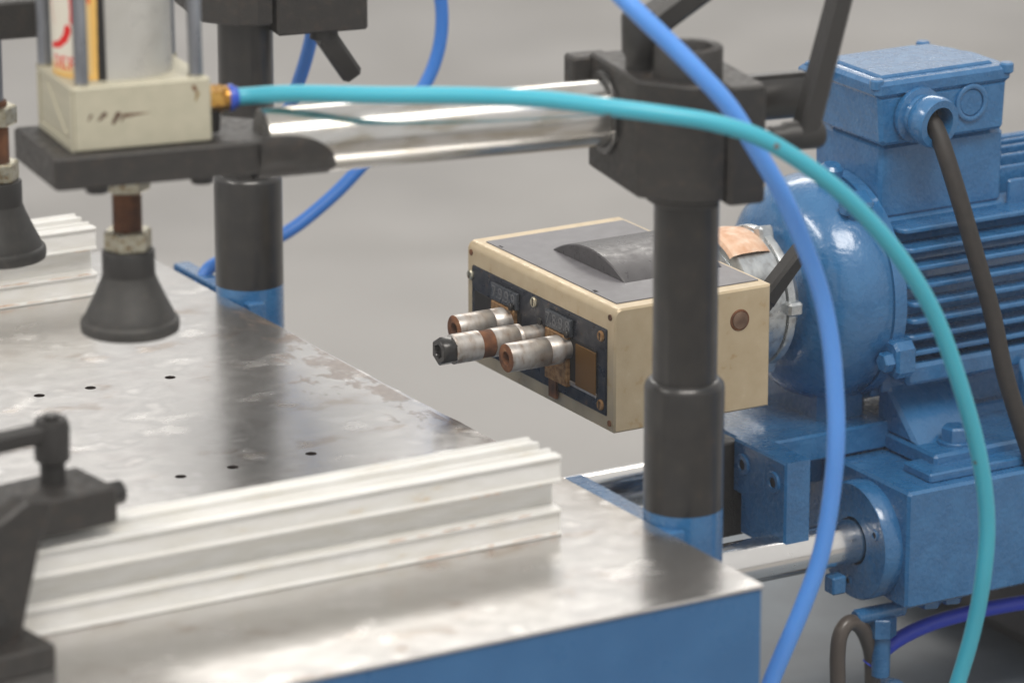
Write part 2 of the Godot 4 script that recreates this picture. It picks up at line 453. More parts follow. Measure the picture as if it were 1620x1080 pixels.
func work_table() -> void:
	var t := thing("work_table", "steel topped work table with blue sides and worn rusty end edge", "work table")
	var top := CSGCombiner3D.new()
	top.name = "tabletop"
	t.add_child(top)
	var plate := CSGMesh3D.new()
	plate.name = "plate"
	plate.mesh = mb().prism(Transform3D(Basis(Vector3.RIGHT, Vector3(0, 0, -1), Vector3.UP), V(0, 0, 0)), pv([-1000, -140, -19, -140, -17.8, -138.6, -18, -40, -19.5, 60, -20.2, 130, -20.6, 240, -22, 262, -21.6, 300, -23.6, 328, -23.2, 345, -24.6, 372, -24, 395, -25.6, 420, -25, 455, -26.4, 520, -26, 610, -28, 700, -29, 900, -1000, 900]), -3, 0, 0.8).mesh()
	plate.material = M.table_steel
	top.add_child(plate)
	for h in [[-286, -532], [-241, -530], [-172, -523], [-276, -289], [-231, -289], [-163, -288]]:
		var c := CSGCylinder3D.new()
		c.name = "screw_hole"
		c.radius = 0.0046
		c.height = 0.05
		c.sides = 20
		c.operation = CSGShape3D.OPERATION_SUBTRACTION
		c.material = M.hole_dark
		c.position = V(h[0], -2, h[1]) * MM
		top.add_child(c, true)
	var st := mb().project(V(-112, 0, -700), V(84, 0, 0), V(0, 0, 420))
	st.quad(V(-112, 0.25, -700), V(-28.4, 0.25, -700), V(-28.4, 0.25, -280), V(-112, 0.25, -280), Vector3.UP, Vector3.UP, Vector3.UP, Vector3.UP)
	part(t, "rust_stain", st, M.edge_rust, "brown rust bloom along the worn far edge")
	part(t, "front_panel", mb().span(V(-1000, -420, 130.5), V(-19.5, -3.4, 138.5), 0.6), M.blue_panel)
	part(t, "end_panel", mb().span(V(-34, -420, -890), V(-29, -3.4, 130), 0.6), M.blue_panel)
	part(t, "rear_panel", mb().span(V(-1000, -420, -898), V(-29, -3.4, -890.5), 0.6), M.blue_panel)
	for z: float in [-70.0, -762.0]:
		part(t, "edge_bracket", mb().span(V(-18, -26, z - 74), V(-2, -1.5, z + 78), 1.2), M.blue_paint)

func column_at(at: Vector3, label: String) -> void:
	var t := thing("support_column", label, "column", at, Basis(), "black columns at the table end")
	var up := Transform3D()
	part(t, "base_tube", mb().lathe(up, pv([0, -330, 30.2, -330, 30.2, 8]), 56), M.blue_paint)
	part(t, "lower_sleeve", mb().lathe(up, pv([30.1, 7.5, 30.1, 102, 29.4, 104.5, 27, 107.5, 24.5, 108.4, 24.0, 108.4]), 56), M.black_steel)
	part(t, "shaft", mb().lathe(up, pv([24.2, 104, 24.2, 342]), 56), M.black_steel)
	part(t, "top_collar", mb().lathe(up, pv([25.4, 338, 25.4, 361, 24.6, 362, 17.8, 362, 17, 361, 17, 322, 0, 322]), 56), M.black_cast)

func kip_lever(parent: Node, a: Vector3, axis: Vector3, tip: Vector3, hub_r: float, hub_h: float) -> void:   # hub from a along axis, handle from the hub's end to tip
	var top := a + axis * hub_h
	var l := part(parent, "lever_handle", mb().lathe(MB.along(a, top), pv([0, 0, hub_r * 0.78, 0, hub_r * 0.8, hub_h * 0.22, hub_r, hub_h * 0.3, hub_r * 1.05, hub_h * 0.9, hub_r * 0.85, hub_h, 0, hub_h]), 32), M.black_plastic)
	var start := a + axis * hub_h * 0.66
	var d := (tip - start).normalized()
	var side := axis.cross(d).normalized()
	var nrm := d.cross(side)
	var ln := start.distance_to(tip)
	var p := pv([0, -hub_r, ln * 0.25, -hub_r * 0.88, ln * 0.9, -hub_r * 0.74, ln * 0.98, -hub_r * 0.5, ln, 0, ln * 0.98, hub_r * 0.5, ln * 0.9, hub_r * 0.74, ln * 0.25, hub_r * 0.88, 0, hub_r])
	part(l, "grip", mb().prism(Transform3D(Basis(d, side, nrm), start), p, -hub_r * 0.78, hub_r * 0.78, hub_r * 0.28, true), M.black_plastic)
	part(l, "lock_screw", mb().rod(top - axis * 2.0, top + axis * 1.2, hub_r * 0.36, 0.4, 20), M.black_steel)

func bar_clamp(at: Vector3, label: String, front: bool) -> void:
	var t := thing("bar_clamp", label, "clamp", at, arm_basis(), "black clamps on the columns")
	var flat := Transform3D(Basis(Vector3.RIGHT, Vector3(0, 0, -1), Vector3.UP), Vector3.ZERO)   # plan (x, -z) extruded upwards
	if front:
		part(t, "clamp_body", mb().prism(flat, pv([-42, 92, -42, -4, -38, -9, -16, -33, -8, -37, 0, -38.5, 8, -37.5, 15.5, -34, 15.5, 92]), 252, 340, 2.0, true), M.black_cast)
		part(t, "clamp_cheek", mb().prism(flat, pv([17.5, 92, 17.5, -34, 21, -37, 45, -37, 47, -35, 47, 92]), 248, 337, 1.8), M.black_cast)
		part(t, "column_boss", mb().prism(flat, pv([-28, 0, -25, -16, -15, -26, 0, -30, 14, -27, 14, 10, -28, 10]), 245, 253, 1.0, true), M.black_cast)
		part(t, "rear_lug", mb().span(V(-56, 296, -110), V(-24, 337, -90), 2.0), M.black_cast)
		part(t, "bar_bushing", mb().lathe(MB.along(V(-46, 302, -58), V(-36, 302, -58)), pv([26, 0, 30, 0, 31, 1, 31, 10]), 48), M.black_steel)
		part(t, "clamp_bolt", mb().rod(V(46, 288, 6), V(66, 288, 6), 7, 0.8), M.black_steel)
		part(t, "keyway_strip", mb().span(V(60, 316.5, -62), V(118, 320.5, -52), 1.0), M.black_steel)
		kip_lever(t, V(-26, 340, -30), Vector3.UP, V(58, 414, -42), 13.5, 44)
		kip_lever(t, V(64, 288, 4), Vector3.RIGHT, V(132, 424, -6), 10.8, 42)
	else:
		part(t, "clamp_body", mb().prism(flat, pv([-42, 92, -42, -4, -16, -33, 0, -38.5, 14, -36, 16, 92]), 246, 340, 2.0), M.black_cast)
		part(t, "clamp_cheek", mb().span(V(18, 236, -86), V(100, 338, 38), 2.0), M.black_cast)
		kip_lever(t, V(66, 238, 18), Vector3.DOWN, V(92, 190, 20), 12, 12)

func arm_plate(t: Node, dx: float, dy: float) -> void:
	var flat := Transform3D(Basis(Vector3.RIGHT, Vector3(0, 0, -1), Vector3.UP), V(dx, dy, 0))
	part(t, "mounting_plate", mb().prism(flat, pv([-464, 160, -467, 156, -467, 42, -464, 38, -308, 38, -280, 62, -262, 70, -262, 84, -300, 122, -340, 160]), 284, 307.5, 1.6), M.black_cast)
	for p in [[-432, -56], [-354, -56], [-432, -134], [-354, -134]]:
		part(t, "plate_screw", mb().rod(V(p[0] + dx, 277 + dy, p[1]), V(p[0] + dx, 285 + dy, p[1]), 8.4, 0.8, 24), M.black_steel)

func cylinder(at: Vector3, basis: Basis, label: String, dy: float, seen_whole: bool) -> void:
	# stands on the arm plate: cast end block, four tie rods, barrel with its sticker
	var t := thing("air_cylinder", label, "air cylinder", at, basis, "air cylinders on the arms")
	var y0 := 308.0 + dy
	var c := V(-398, 0, -100)
	var cb := V(-404, 0, -106)
	# the end block: front face plain, the left face with a sunk panel
	var m := mb().project(V(-449, y0 + 47, -50), V(102, 0, 0), V(0, -47, 0))
	m.box(V(-398, y0 + 23.5, c.z), V(102, 47, 100), 1.6)
	var blk := part(t, "end_block", m, M.stained_alloy)
	for s in [[-1, V(-450.2, y0 + 42, -50), V(-448.6, y0 + 47, -150)], [1, V(-450.2, y0, -50), V(-448.6, y0 + 6, -150)], [2, V(-450.2, y0 + 6.2, -50), V(-448.6, y0 + 41.8, -58)], [3, V(-450.2, y0 + 6.2, -142), V(-448.6, y0 + 41.8, -150)]]:
		part(blk, "panel_rim", mb().span(s[1], s[2], 0.5), M.stained_alloy)
	part(blk, "panel_rib", mb().box(V(-449.4, y0 + 24, -95), V(1.6, 2.2, 60), 0.4, Basis(Vector3.RIGHT, 0.5)), M.stained_alloy)
	part(t, "barrel", mb().lathe(Transform3D(Basis(), cb), pv([43, y0 + 46, 43, y0 + 210]), 72), M.barrel)
	if seen_whole:
		var s := mb()
		var h0 := y0 + 47.5
		var h1 := y0 + 112.0
		for j in 40:
			var a0 := lerpf(PI * 1.13, PI * 0.615, j / 40.0)
			var a1 := lerpf(PI * 1.13, PI * 0.615, (j + 1) / 40.0)
			var d0 := V(cos(a0), 0, sin(a0))
			var d1 := V(cos(a1), 0, sin(a1))
			s.quad(cb + d0 * 43.5 + V(0, h0, 0), cb + d1 * 43.5 + V(0, h0, 0), cb + d1 * 43.5 + V(0, h1, 0), cb + d0 * 43.5 + V(0, h1, 0), d0, d1, d1, d0)
			var u0 := j / 40.0
			var u1 := (j + 1) / 40.0
			var at_ := s.v.size() - 6
			for k in 6:
				var pt := s.v[at_ + k] / 0.001
				var near0 := Vector2(pt.x - cb.x, pt.z - cb.z).normalized().dot(Vector2(d0.x, d0.z)) > Vector2(pt.x - cb.x, pt.z - cb.z).normalized().dot(Vector2(d1.x, d1.z))
				s.uv[at_ + k] = Vector2(u0 if near0 else u1, 1.0 - (pt.y - h0) / (h1 - h0))
		part(t, "printed_sticker", s, M.sticker, "white sticker with red strokes and a yellow edge")
	for p in [[-440, -57], [-445, -143], [-356, -57], [-352, -143]]:
		var r := part(t, "tie_rod", mb().rod(V(p[0], y0 + 44, p[1]), V(p[0], y0 + 212, p[1]), 5.2, 0.4, 24), M.rod_steel)
		part(r, "rod_nut", mb().hexa(V(p[0], y0 + 46.5, p[1]), V(p[0], y0 + 48.5, p[1]), 11.0, 0.3), M.zinc)

func pressure_foot(at: Vector3, label: String, rod_up: float) -> void:   # at: centre of the rubber face
	var t := thing("pressure_foot", label, "pressure foot", at, Basis(), "pressure feet under the arm plates")
	var up := Transform3D()
	part(t, "rubber_pad", mb().lathe(up, pv([0, 2, 30, 0.6, 34, 0, 36, 1.2, 36.4, 3, 36.4, 8, 35.6, 9.6, 33.5, 10.6, 33, 12.5, 31, 17, 28, 23, 24.8, 30, 21.6, 37, 19.6, 43, 0, 43]), 64), M.rubber)
	part(t, "neck_cup", mb().lathe(up, pv([18.9, 36, 19.4, 42.8, 19.4, 61, 18.6, 62, 0, 62]), 48), M.black_plastic)
	part(t, "hex_nut", mb().hexa(V(0, 61.5, 0), V(0, 77, 0), 31, 1.4, 0.35), M.zinc)
	var bolt := PackedVector2Array([Vector2(0, 74)])
	var y := 76.0
	while y < 112.0:
		bolt.append(Vector2(10.0, y))
		bolt.append(Vector2(11.0, y + 1.0))
		bolt.append(Vector2(10.0, y + 2.0))
		y += 2.1
	bolt.append(Vector2(10.6, 114))
	bolt.append(Vector2(0, 114))
	part(t, "threaded_bolt", mb().lathe(up, bolt, 40), M.rust)
	part(t, "lock_nut", mb().hexa(V(0, 106, 0), V(0, 121, 0), 30, 1.2, 0.1), M.zinc)
	part(t, "stud", mb().rod(V(0, 118, 0), V(0, 124.5, 0), 10, 0.3, 24), M.rust)
	if rod_up > 0.0:
		part(t, "piston_rod", mb().rod(V(0, 117, 0), V(0, 117 + rod_up, 0), 7.5, 0.5, 32), M.rod_steel)

func fence(at: Vector3, length: float, turn: float, label: String) -> void:   # at: foot of the right end, front face
	var t := thing("fence_rail", label, "fence rail", at, Basis(Vector3.UP, turn), "white aluminium fence rails")
	# profile in (depth back from the front face, height), with a wide T-slot in front and one on top; extruded along x
	var pr := pv([0, 0, 0, 2.4, 1.6, 2.8, 1.6, 17.4, 0, 18, 0, 20.6, 13.5, 21.2, 13.5, 41.4, 0, 42, 0, 44.4, 1.4, 44.9, 1.4, 59.6, 0, 60.2, 0, 62, 10, 62, 10.4, 60.6, 15, 60.6, 15.6, 62.6, 19, 62.6, 20, 54.5, 32, 54.5, 33, 62.6, 37, 62.6, 37.6, 61.2, 46, 61.2, 46.6, 62.4, 50, 62.4, 50, 0])
	var xf := Transform3D(Basis(Vector3(0, 0, -1), Vector3.UP, Vector3.RIGHT), Vector3.ZERO)
	part(t, "profile", mb().prism(xf, pr, -length, 0, 0.0), M.white_alloy)
	for s in [[19.4, 0.5], [43.2, 0.4], [1.3, 0.5], [61.1, 0.35]]:
		part(t, "edge_bead", mb().rod(V(-length, s[0], 0.1), V(-0.4, s[0], 0.1), s[1] + 0.7, 0.2, 14), M.white_alloy)
	# rust that has crept along the ledges near the open end
	var rng := RandomNumberGenerator.new()
	rng.seed = int(absf(at.z)) + 3
	for k in 44:
		var ln := rng.randf_range(4, 30)
		var x := -rng.randf_range(2, 190) * (0.4 + 0.6 * rng.randf())
		var ledge: float = [1.5, 19.6, 42.9, 1.8, 20.0][k % 5]
		var h := rng.randf_range(0.6, 1.5)
		var p := PackedVector2Array()
		for j in 9:
			var a := TAU * j / 9.0
			p.append(Vector2(cos(a) * ln * 0.5 * rng.randf_range(0.7, 1.0), sin(a) * h * rng.randf_range(0.6, 1.0)))
		part(t, "rust_patch", mb().prism(Transform3D(Basis(), V(minf(x, -ln * 0.5 - 0.5), ledge, 0.5)), p, 0, 0.42, 0.0), M.fence_stain)

func stop_clamp() -> void:
	var t := thing("stop_clamp", "black stop clamp with two levers over the near fence end", "clamp", V(-528, 0, 37), Basis(Vector3.UP, 0.12))
	part(t, "base_block", mb().span(V(-90, 0, -56), V(0, 18, 0), 1.5), M.black_cast)
	part(t, "upright", mb().prism(Transform3D(), pv([-120, 14, -14, 14, -8, 40, 4, 84, 16, 112, -6, 116, -30, 104, -62, 62, -86, 40, -120, 30]), -40, -22, 2.0, false), M.black_cast)
	part(t, "clamp_arm_block", mb().span(V(-2, 71, -112), V(88, 98, -58), 1.8), M.black_cast)
	part(t, "end_stub", mb().rod(V(87, 86, -76), V(102, 86, -76), 8.6, 1.0, 32), M.black_steel)
	part(t, "base_screw", mb().rod(V(-34, 40, -23), V(-34, 40, -18), 9, 0.8, 28), M.black_steel)
	var l := part(t, "lever_hub", mb().lathe(Transform3D(Basis(), V(56, 97, -92)), pv([0, 0, 9, 0, 9, 16, 12.4, 18, 13, 42, 11, 48, 0, 48]), 32), M.black_plastic)
	part(l, "lever_grip", mb().prism(Transform3D(Basis(Vector3.RIGHT, Vector3(0, 0, -1), Vector3.UP), V(56, 131, -92)), pv([10, -8, 12, 0, 10, 8, -30, 7, -110, 11, -116, 0, -110, -11, -30, -7]), -2, 11, 2.5, true), M.black_plastic)
	part(l, "lock_screw", mb().rod(V(56, 144, -92), V(56, 148.5, -92), 5.5, 0.6, 20), M.black_steel)

func text_mesh(words: String, height_mm: float, depth_mm: float) -> TextMesh:
	var tm := TextMesh.new()
	var f := SystemFont.new()
	f.font_names = PackedStringArray(["Droid Sans"])
	tm.font = f
	tm.text = words
	tm.font_size = 32
	tm.pixel_size = height_mm * MM / 24.0
	tm.depth = depth_mm * MM
	return tm

func boring_head() -> void:
	var t := thing("boring_head", "champagne gearbox head with three spindles and a grey top label", "drill head", V(92, -15, -250))
	# local: x 0..149 back, y 0..104, z 0..-240
	var prof := PackedVector2Array()
	for k in 7:
		prof.append(Vector2(-7 + 7 * sin(PI / 2 * k / 6.0), 104 - 7 + 7 * cos(PI / 2 * k / 6.0)))
	prof.append_array(pv([0, 3, -1, 0, -149, 0, -149, 104]))
	var xf := Transform3D(Basis(Vector3(-1, 0, 0), Vector3.UP, Vector3(0, 0, -1)), Vector3.ZERO)   # profile (depth, height)
	part(t, "housing", mb().prism(xf, prof, 0, 240, 1.6, true), M.champagne)
	var lab := part(t, "top_label", mb().span(V(10, 103.6, -14), V(146, 104.9, -226), 0.4), M.label_grey)
	# a half-round bulge in the label, with a steep front end
	var seg := PackedVector2Array()
	for k in 25:
		var a := lerpf(-0.52, 0.52, k / 24.0)
		seg.append(Vector2(118.0 * sin(a), 118.0 * cos(a) - 118.0 * cos(0.52)))
	part(lab, "bulge", mb().prism(Transform3D(Basis(Vector3(0, 0, -1), Vector3.UP, Vector3.RIGHT), V(0, 104.7, -118)), seg, 46, 140, 1.0, true), M.dome_black)
	for p in [[13, -205, "o n"], [13, -52, "ADJ"]]:
		var tx := part(lab, "small_print", text_mesh(p[2], 3.0, 0.25), M.slot_dark)
		tx.transform = Transform3D(Basis(Vector3(0, 0, 1), Vector3(1, 0, 0), Vector3.UP), V(p[0], 105.0, p[1]) * MM)
	# sunk front plate with two bearing windows
	var fp := part(t, "front_plate", mb().span(V(-1.6, 12, -11), V(2, 85, -230), 1.0), M.dark_plate)
	for w in [[-24, -118], [-146, -224]]:
		part(fp, "bearing_window", mb().span(V(-2.3, 27, w[0]), V(-0.6, 64, w[1]), 0.3), M.slot_dark)
	for w in [[-66, -101], [-152, -190]]:
		part(fp, "bearing_block", mb().span(V(-6, 22, w[0]), V(-1, 65, w[1]), 0.8), M.bronze_block)
	part(fp, "side_bearing", mb().span(V(-3.4, 26, -24), V(-2, 62, -56), 0.5), M.amber)
	part(fp, "window_lip", mb().span(V(-3.0, 24, -24), V(-1.4, 28, -66), 0.4), M.spindle_steel)
	part(fp, "lower_slide", mb().span(V(-4, 6, -86), V(-1, 21.5, -98), 0.5), M.rust)
	for w in [[-62, -102, "7.8.9.8"], [-149, -192, "7.9.9.9"]]:
		var tg := part(fp, "number_tag", mb().span(V(-5, 65.6, w[0]), V(-1.8, 80, w[1]), 0.5), M.tag_grey)
		var tx := part(tg, "engraved_digits", text_mesh(w[2], 9.5, 0.5), M.tag_ink)
		tx.transform = Transform3D(Basis(Vector3(0, 0, 1), Vector3.UP, Vector3(-1, 0, 0)), V(-5.1, 73.2, (w[0] + w[1]) * 0.5) * MM)
	for s in [[76, -235], [79, -125], [78, -18], [20, -18], [20, -235]]:
		var sc := part(t, "plate_screw", mb().rod(V(-3.4, s[0], s[1] + (4 if s[1] < -200 else 0)), V(0, s[0], s[1] + (4 if s[1] < -200 else 0)), 4.6, 0.8, 24), M.bronze_block if s[1] > -30 else M.zinc)
		part(sc, "slot", mb().span(V(-3.7, s[0] - 3, s[1] - 0.6 + (4 if s[1] < -200 else 0)), V(-3.2, s[0] + 3, s[1] + 0.6 + (4 if s[1] < -200 else 0)), 0.1), M.slot_dark)
	for s in [[95, -233], [96, -7], [7, -7]]:
		part(t, "corner_pin", mb().rod(V(-0.8, s[0], s[1]), V(0.5, s[0], s[1]), 2.6, 0.2, 18), M.rust)
	# spindles, pointing at the table
	for s in [[-161, 57.0], [-113, 97.0], [-70, 60.0]]:
		var z: float = s[0]
		var ln: float = s[1]
		var r := 12.0
		var ax := Transform3D(Basis(Vector3.UP, Vector3(-1, 0, 0), Vector3(0, 0, 1)), V(0, 54.5, z))
		var sp: MeshInstance3D
		if ln > 90.0:
			sp = part(t, "spindle", mb().lathe(ax, pv([0, 0, 9, 0, 9, 22, 12, 23, 12, 26, 11.5, 26.6, 12, 27.2, 12, 50, 9.6, 50.6]), 44), M.spindle_steel)
			part(sp, "rusty_neck", mb().lathe(ax, pv([9.6, 49.8, 11.4, 50.2, 11.4, 64, 10, 65]), 44), M.rust)
			part(sp, "front_sleeve", mb().lathe(ax, pv([9, 62, 12.4, 62.4, 12.4, 86, 11.4, 87, 0, 87]), 44), M.spindle_steel)
			part(sp, "chuck_nut", mb().lathe(ax, pv([11.6, 86, 12, 87, 12, 97.5, 10.6, 99, 6.6, 99, 6, 98, 6, 90, 0, 90]), 6), M.black_steel)
			part(sp, "bore", mb().rod(V(-94, 54.5, z), V(-95, 54.5, z), 6.2, 0.1, 20), M.slot_dark)
		else:
			sp = part(t, "spindle", mb().lathe(ax, pv([0, 0, 9, 0, 9, 10, 12, 11, 12, 22, 11.5, 22.6, 12, 23.2, 12, ln - 1.2, 11.6, ln]), 44), M.spindle_steel)
			part(sp, "rusty_face", mb().lathe(ax, pv([11.8, ln - 0.2, 11, ln + 0.4, 5.6, ln + 0.4, 5, ln - 0.4, 5, ln - 10, 0, ln - 10]), 44), M.rust)
			part(sp, "bore", mb().rod(V(-ln + 6, 54.5, z), V(-ln + 5, 54.5, z), 5.1, 0.1, 20), M.slot_dark)
		part(sp, "grub_screw", mb().rod(V(-6, 68, z + 6), V(-8, 68, z + 6), 3.2, 0.3, 16), M.black_steel)
	var plug := part(t, "side_plug", mb().lathe(MB.along(V(119, 78, -0.5), V(119, 78, 3)), pv([0, 1.2, 7.4, 1.2, 8, 1.6, 9, 1.0, 9.4, 0]), 36), M.rust, "round rust ringed plug")
	part(plug, "plug_face", mb().rod(V(119, 78, 0), V(119, 78, 1.6), 7.2, 0.2, 32), M.old_bolt)

func motor_coupling() -> void:
	var t := thing("motor_coupling", "silver clamp collar with taped top between drill head and motor", "coupling", V(242, 40, -370))
	var ax := Transform3D(Basis(Vector3.UP, Vector3(1, 0, 0), Vector3(0, 0, -1)), Vector3.ZERO)
	part(t, "collar", mb().lathe(ax, pv([20, -0.2, 45, 0, 47, 2, 47, 18, 55, 20, 58, 22, 58, 56, 55, 58, 50, 59, 50, 66, 46, 78]), 72), M.cast_alloy)
	part(t, "rim_ring", mb().lathe(ax, pv([53, 57, 60, 57.6, 60.5, 59, 60.5, 64, 59, 65.5, 48, 66]), 72), M.cast_alloy)
	part(t, "groove_band", mb().lathe(ax, pv([57, 30, 58.9, 30.4, 58.9, 36, 57, 36.4]), 72, 0.2, 1.3), M.zinc)
	for k in 4:
		var a := 0.25 + k * 1.25
		part(t, "clamp_lug", mb().box(V(61, cos(a) * 58, sin(a) * 58), V(14, 16, 12), 2.0, Basis(Vector3.RIGHT, -a)), M.cast_alloy)
	part(t, "taped_joint", mb().lathe(ax, pv([57, 15, 60, 17, 61.6, 26, 61.8, 40, 60, 52, 57, 56]), 24, -0.62, 0.34), M.tape)
	part(t, "drain_stub", mb().rod(V(40, -50, 26), V(40, -74, 30), 7, 1.0, 28), M.cast_alloy)
	part(t, "drain_nut", mb().hexa(V(28, -52, 34), V(28, -70, 36), 13, 1.0), M.cast_alloy)
	kip_lever(t, V(26, 16, 56), Vector3(0.25, 0.1, 0.96).normalized(), V(62, 62, 74), 9.5, 14)

func electric_motor() -> void:
	var t := thing("electric_motor", "blue painted finned electric motor with terminal box", "electric motor", V(300, 40, -370))
	var ax := Transform3D(Basis(Vector3.UP, Vector3(1, 0, 0), Vector3(0, 0, -1)), Vector3.ZERO)   # local y of the lathe runs along the shaft
	part(t, "end_bell", mb().lathe(ax, pv([40, 17, 52, 18, 64, 20, 76, 25, 85, 32, 91, 40, 95, 50, 97, 60, 98.4, 77, 97.6, 78]), 96), M.blue_paint)
	part(t, "joint_ring", mb().lathe(ax, pv([95, 77, 96, 77, 96, 80, 98.5, 80.4, 99, 82, 99, 92, 96, 94, 84, 95]), 96), M.blue_paint)
	part(t, "stator_body", mb().lathe(ax, pv([84, 80, 84, 330, 0, 330]), 96), M.blue_paint)
	# cooling fins: level ribs on the flanks, upright ribs on top and below
	for sgn: float in [1.0, -1.0]:
		for k in 9:
			var y := -58.0 + k * 15.0
			var inner := sqrt(84.0 * 84.0 - y * y) - 2.0
			var outer := sqrt(maxf(101.0 * 101.0 - y * y * 0.9, 0.0)) + (2.0 if absf(y) > 40 else 0.0)
			var plan := PackedVector2Array([Vector2(95, inner)])
			for j in 7:
				plan.append(Vector2(103 - 8 * cos(PI / 2 * j / 6.0), outer - 9 + 9 * sin(PI / 2 * j / 6.0)))
			plan.append_array(pv([330, outer, 330, inner]))
			var b := Basis(Vector3.RIGHT, Vector3(0, 0, sgn), Vector3(0, -sgn, 0))
			part(t, "cooling_fin", mb().prism(Transform3D(b, V(0, y, 0)), plan, -2.3, 2.3, 1.3, true), M.blue_paint)
	for sgn: float in [1.0, -1.0]:
		for k in 9:
			var z := -58.0 + k * 14.5
			if sgn < 0 and absf(z) < 20:
				continue
			var inner := sqrt(84.0 * 84.0 - z * z) - 2.0
			var outer := sqrt(103.0 * 103.0 - z * z)
			var from := 222.0 if sgn > 0 and z > -50 else 95.0
			part(t, "cooling_fin", mb().span(V(from, sgn * inner, z - 2.2), V(330, sgn * outer, z + 2.2), 1.2), M.blue_paint)
	# mounting ear with its bolt, on the near lower side
	var ear := part(t, "mounting_ear", mb().prism(Transform3D(Basis(Vector3.BACK, Vector3.UP, Vector3(-1, 0, 0)), V(86, -42, 96)), pv([-12, -16, 8, -16, 14, -10, 14, 10, 8, 16, -12, 16]), -10, 10, 2.5), M.blue_paint)
	part(ear, "ear_bolt", mb().hexa(V(76, -43, 100), V(66, -43, 100), 15, 1.2), M.blue_paint)
	var ear2 := part(t, "mounting_ear", mb().box(V(66, 84, 60), V(20, 22, 20), 3.0, Basis(Vector3.RIGHT, 0.6)), M.blue_paint)
	part(ear2, "ear_bolt", mb().hexa(V(57, 85, 61), V(50, 85, 61), 14, 1.2), M.blue_paint)
	part(t, "lifting_boss", mb().rod(V(64, 92, 20), V(64, 112, 24), 10, 3.0, 24), M.blue_paint)
	# terminal box on its plinth
	var pl := part(t, "box_plinth", mb().span(V(93, 66, -46), V(220, 130, 53), 3.0), M.blue_paint)
	part(pl, "plinth_gasket", mb().span(V(96, 129.5, -42), V(216, 133, 50), 0.6), M.slot_dark)
	var tb := part(t, "terminal_box", mb().prism(Transform3D(Basis(Vector3.RIGHT, Vector3.UP, Vector3.BACK), V(0, 0, -30)), pv([86, 136, 90, 132.5, 210, 132.5, 213, 136, 215, 175, 83, 175]), 0, 93, 3.0), M.blue_paint)
	var lid := part(tb, "lid", mb().prism(Transform3D(Basis(Vector3.RIGHT, Vector3(0, 0, -1), Vector3.UP), V(0, 0, 0)), pv([80, -60, 84, -65, 215, -65, 219, -61, 219, -8, 210, 10, 204, 33, 186, 40, 100, 40, 92, 30, 64, 30, 62, 14, 80, 10]), 174, 188, 3.2), M.blue_paint)
	part(lid, "lid_rib", mb().prism(Transform3D(Basis(Vector3.RIGHT, Vector3(0, 0, -1), Vector3.UP), V(0, 0, 0)), pv([92, -52, 206, -52, 206, 0, 196, 28, 104, 28, 92, 14]), 186, 190.4, 1.8), M.blue_paint)
	for e in [[214, 62], [84, -28], [198, -38], [84, 58], [72, -22]]:
		part(lid, "lid_screw", mb().rod(V(e[0], 181, e[1]), V(e[0], 190.2, e[1]), 6.2, 1.4, 20), M.blue_paint)
	var out_dir := V(0.12, -0.1, 1.0).normalized()
	var g0 := V(121, 157, 61)
	var g1 := g0 + out_dir * 32
	var gl := part(tb, "cable_gland", mb().lathe(MB.along(g0, g1), pv([23, 0, 24, 2, 24, 6, 19, 8, 18.5, 12, 21, 14, 22, 20, 22, 29, 20.5, 32, 14.5, 32, 14, 30, 14, 12, 0, 12]), 48), M.blue_paint)
	part(gl, "gland_mouth", mb().rod(g0 + out_dir * 12, g0 + out_dir * 13.5, 13.8, 0.1, 28), M.slot_dark)
	var ko := part(tb, "knockout_ring", mb().lathe(MB.along(V(177, 160, 62), V(177, 160, 66)), pv([12, 0, 12, 3, 13, 3.6, 15.5, 3.6, 16.2, 3, 16.4, 0]), 40), M.blue_paint)
	part(ko, "knockout_disc", mb().rod(V(177, 160, 61), V(177, 160, 64.2), 11.6, 0.8, 36), M.blue_paint)
	# cast foot on the slide
	var ft := part(t, "motor_foot", mb().span(V(96, -70, 56), V(330, -52, 96), 3.0), M.blue_paint)
	part(ft, "sloped_gusset", mb().prism(Transform3D(Basis(Vector3(0, 0, 1), Vector3.UP, Vector3(-1, 0, 0)), V(168, 0, 0)), pv([104, -122, 62, -84, 54, -70, 44, -70, 44, -122]), 0, 66, 3.0), M.blue_paint)
	part(ft, "inner_plate", mb().span(V(170, -122, 40), V(330, -68, 48), 1.5), M.blue_paint)
	part(ft, "cast_foot", mb().span(V(50, -136.4, -96), V(99, -74, 36), 7.0), M.blue_paint)
	part(ft, "foot_flange", mb().span(V(100, -136.4, 58), V(330, -121, 134), 2.5), M.blue_paint)
	part(ft, "foot_bolt", mb().hexa(V(136, -121.5, 112), V(136, -106, 112), 21, 1.8, 0.2), M.blue_paint)
	part(ft, "foot_washer", mb().rod(V(136, -121.5, 112), V(136, -118.5, 112), 15, 0.6, 28), M.blue_paint)
	part(ft, "foot_web", mb().prism(Transform3D(Basis(Vector3(0, 0, 1), Vector3.UP, Vector3(-1, 0, 0)), V(214, 0, 0)), pv([98, -121.5, 132, -121.5, 100, -62]), -5, 5, 1.5), M.blue_paint)

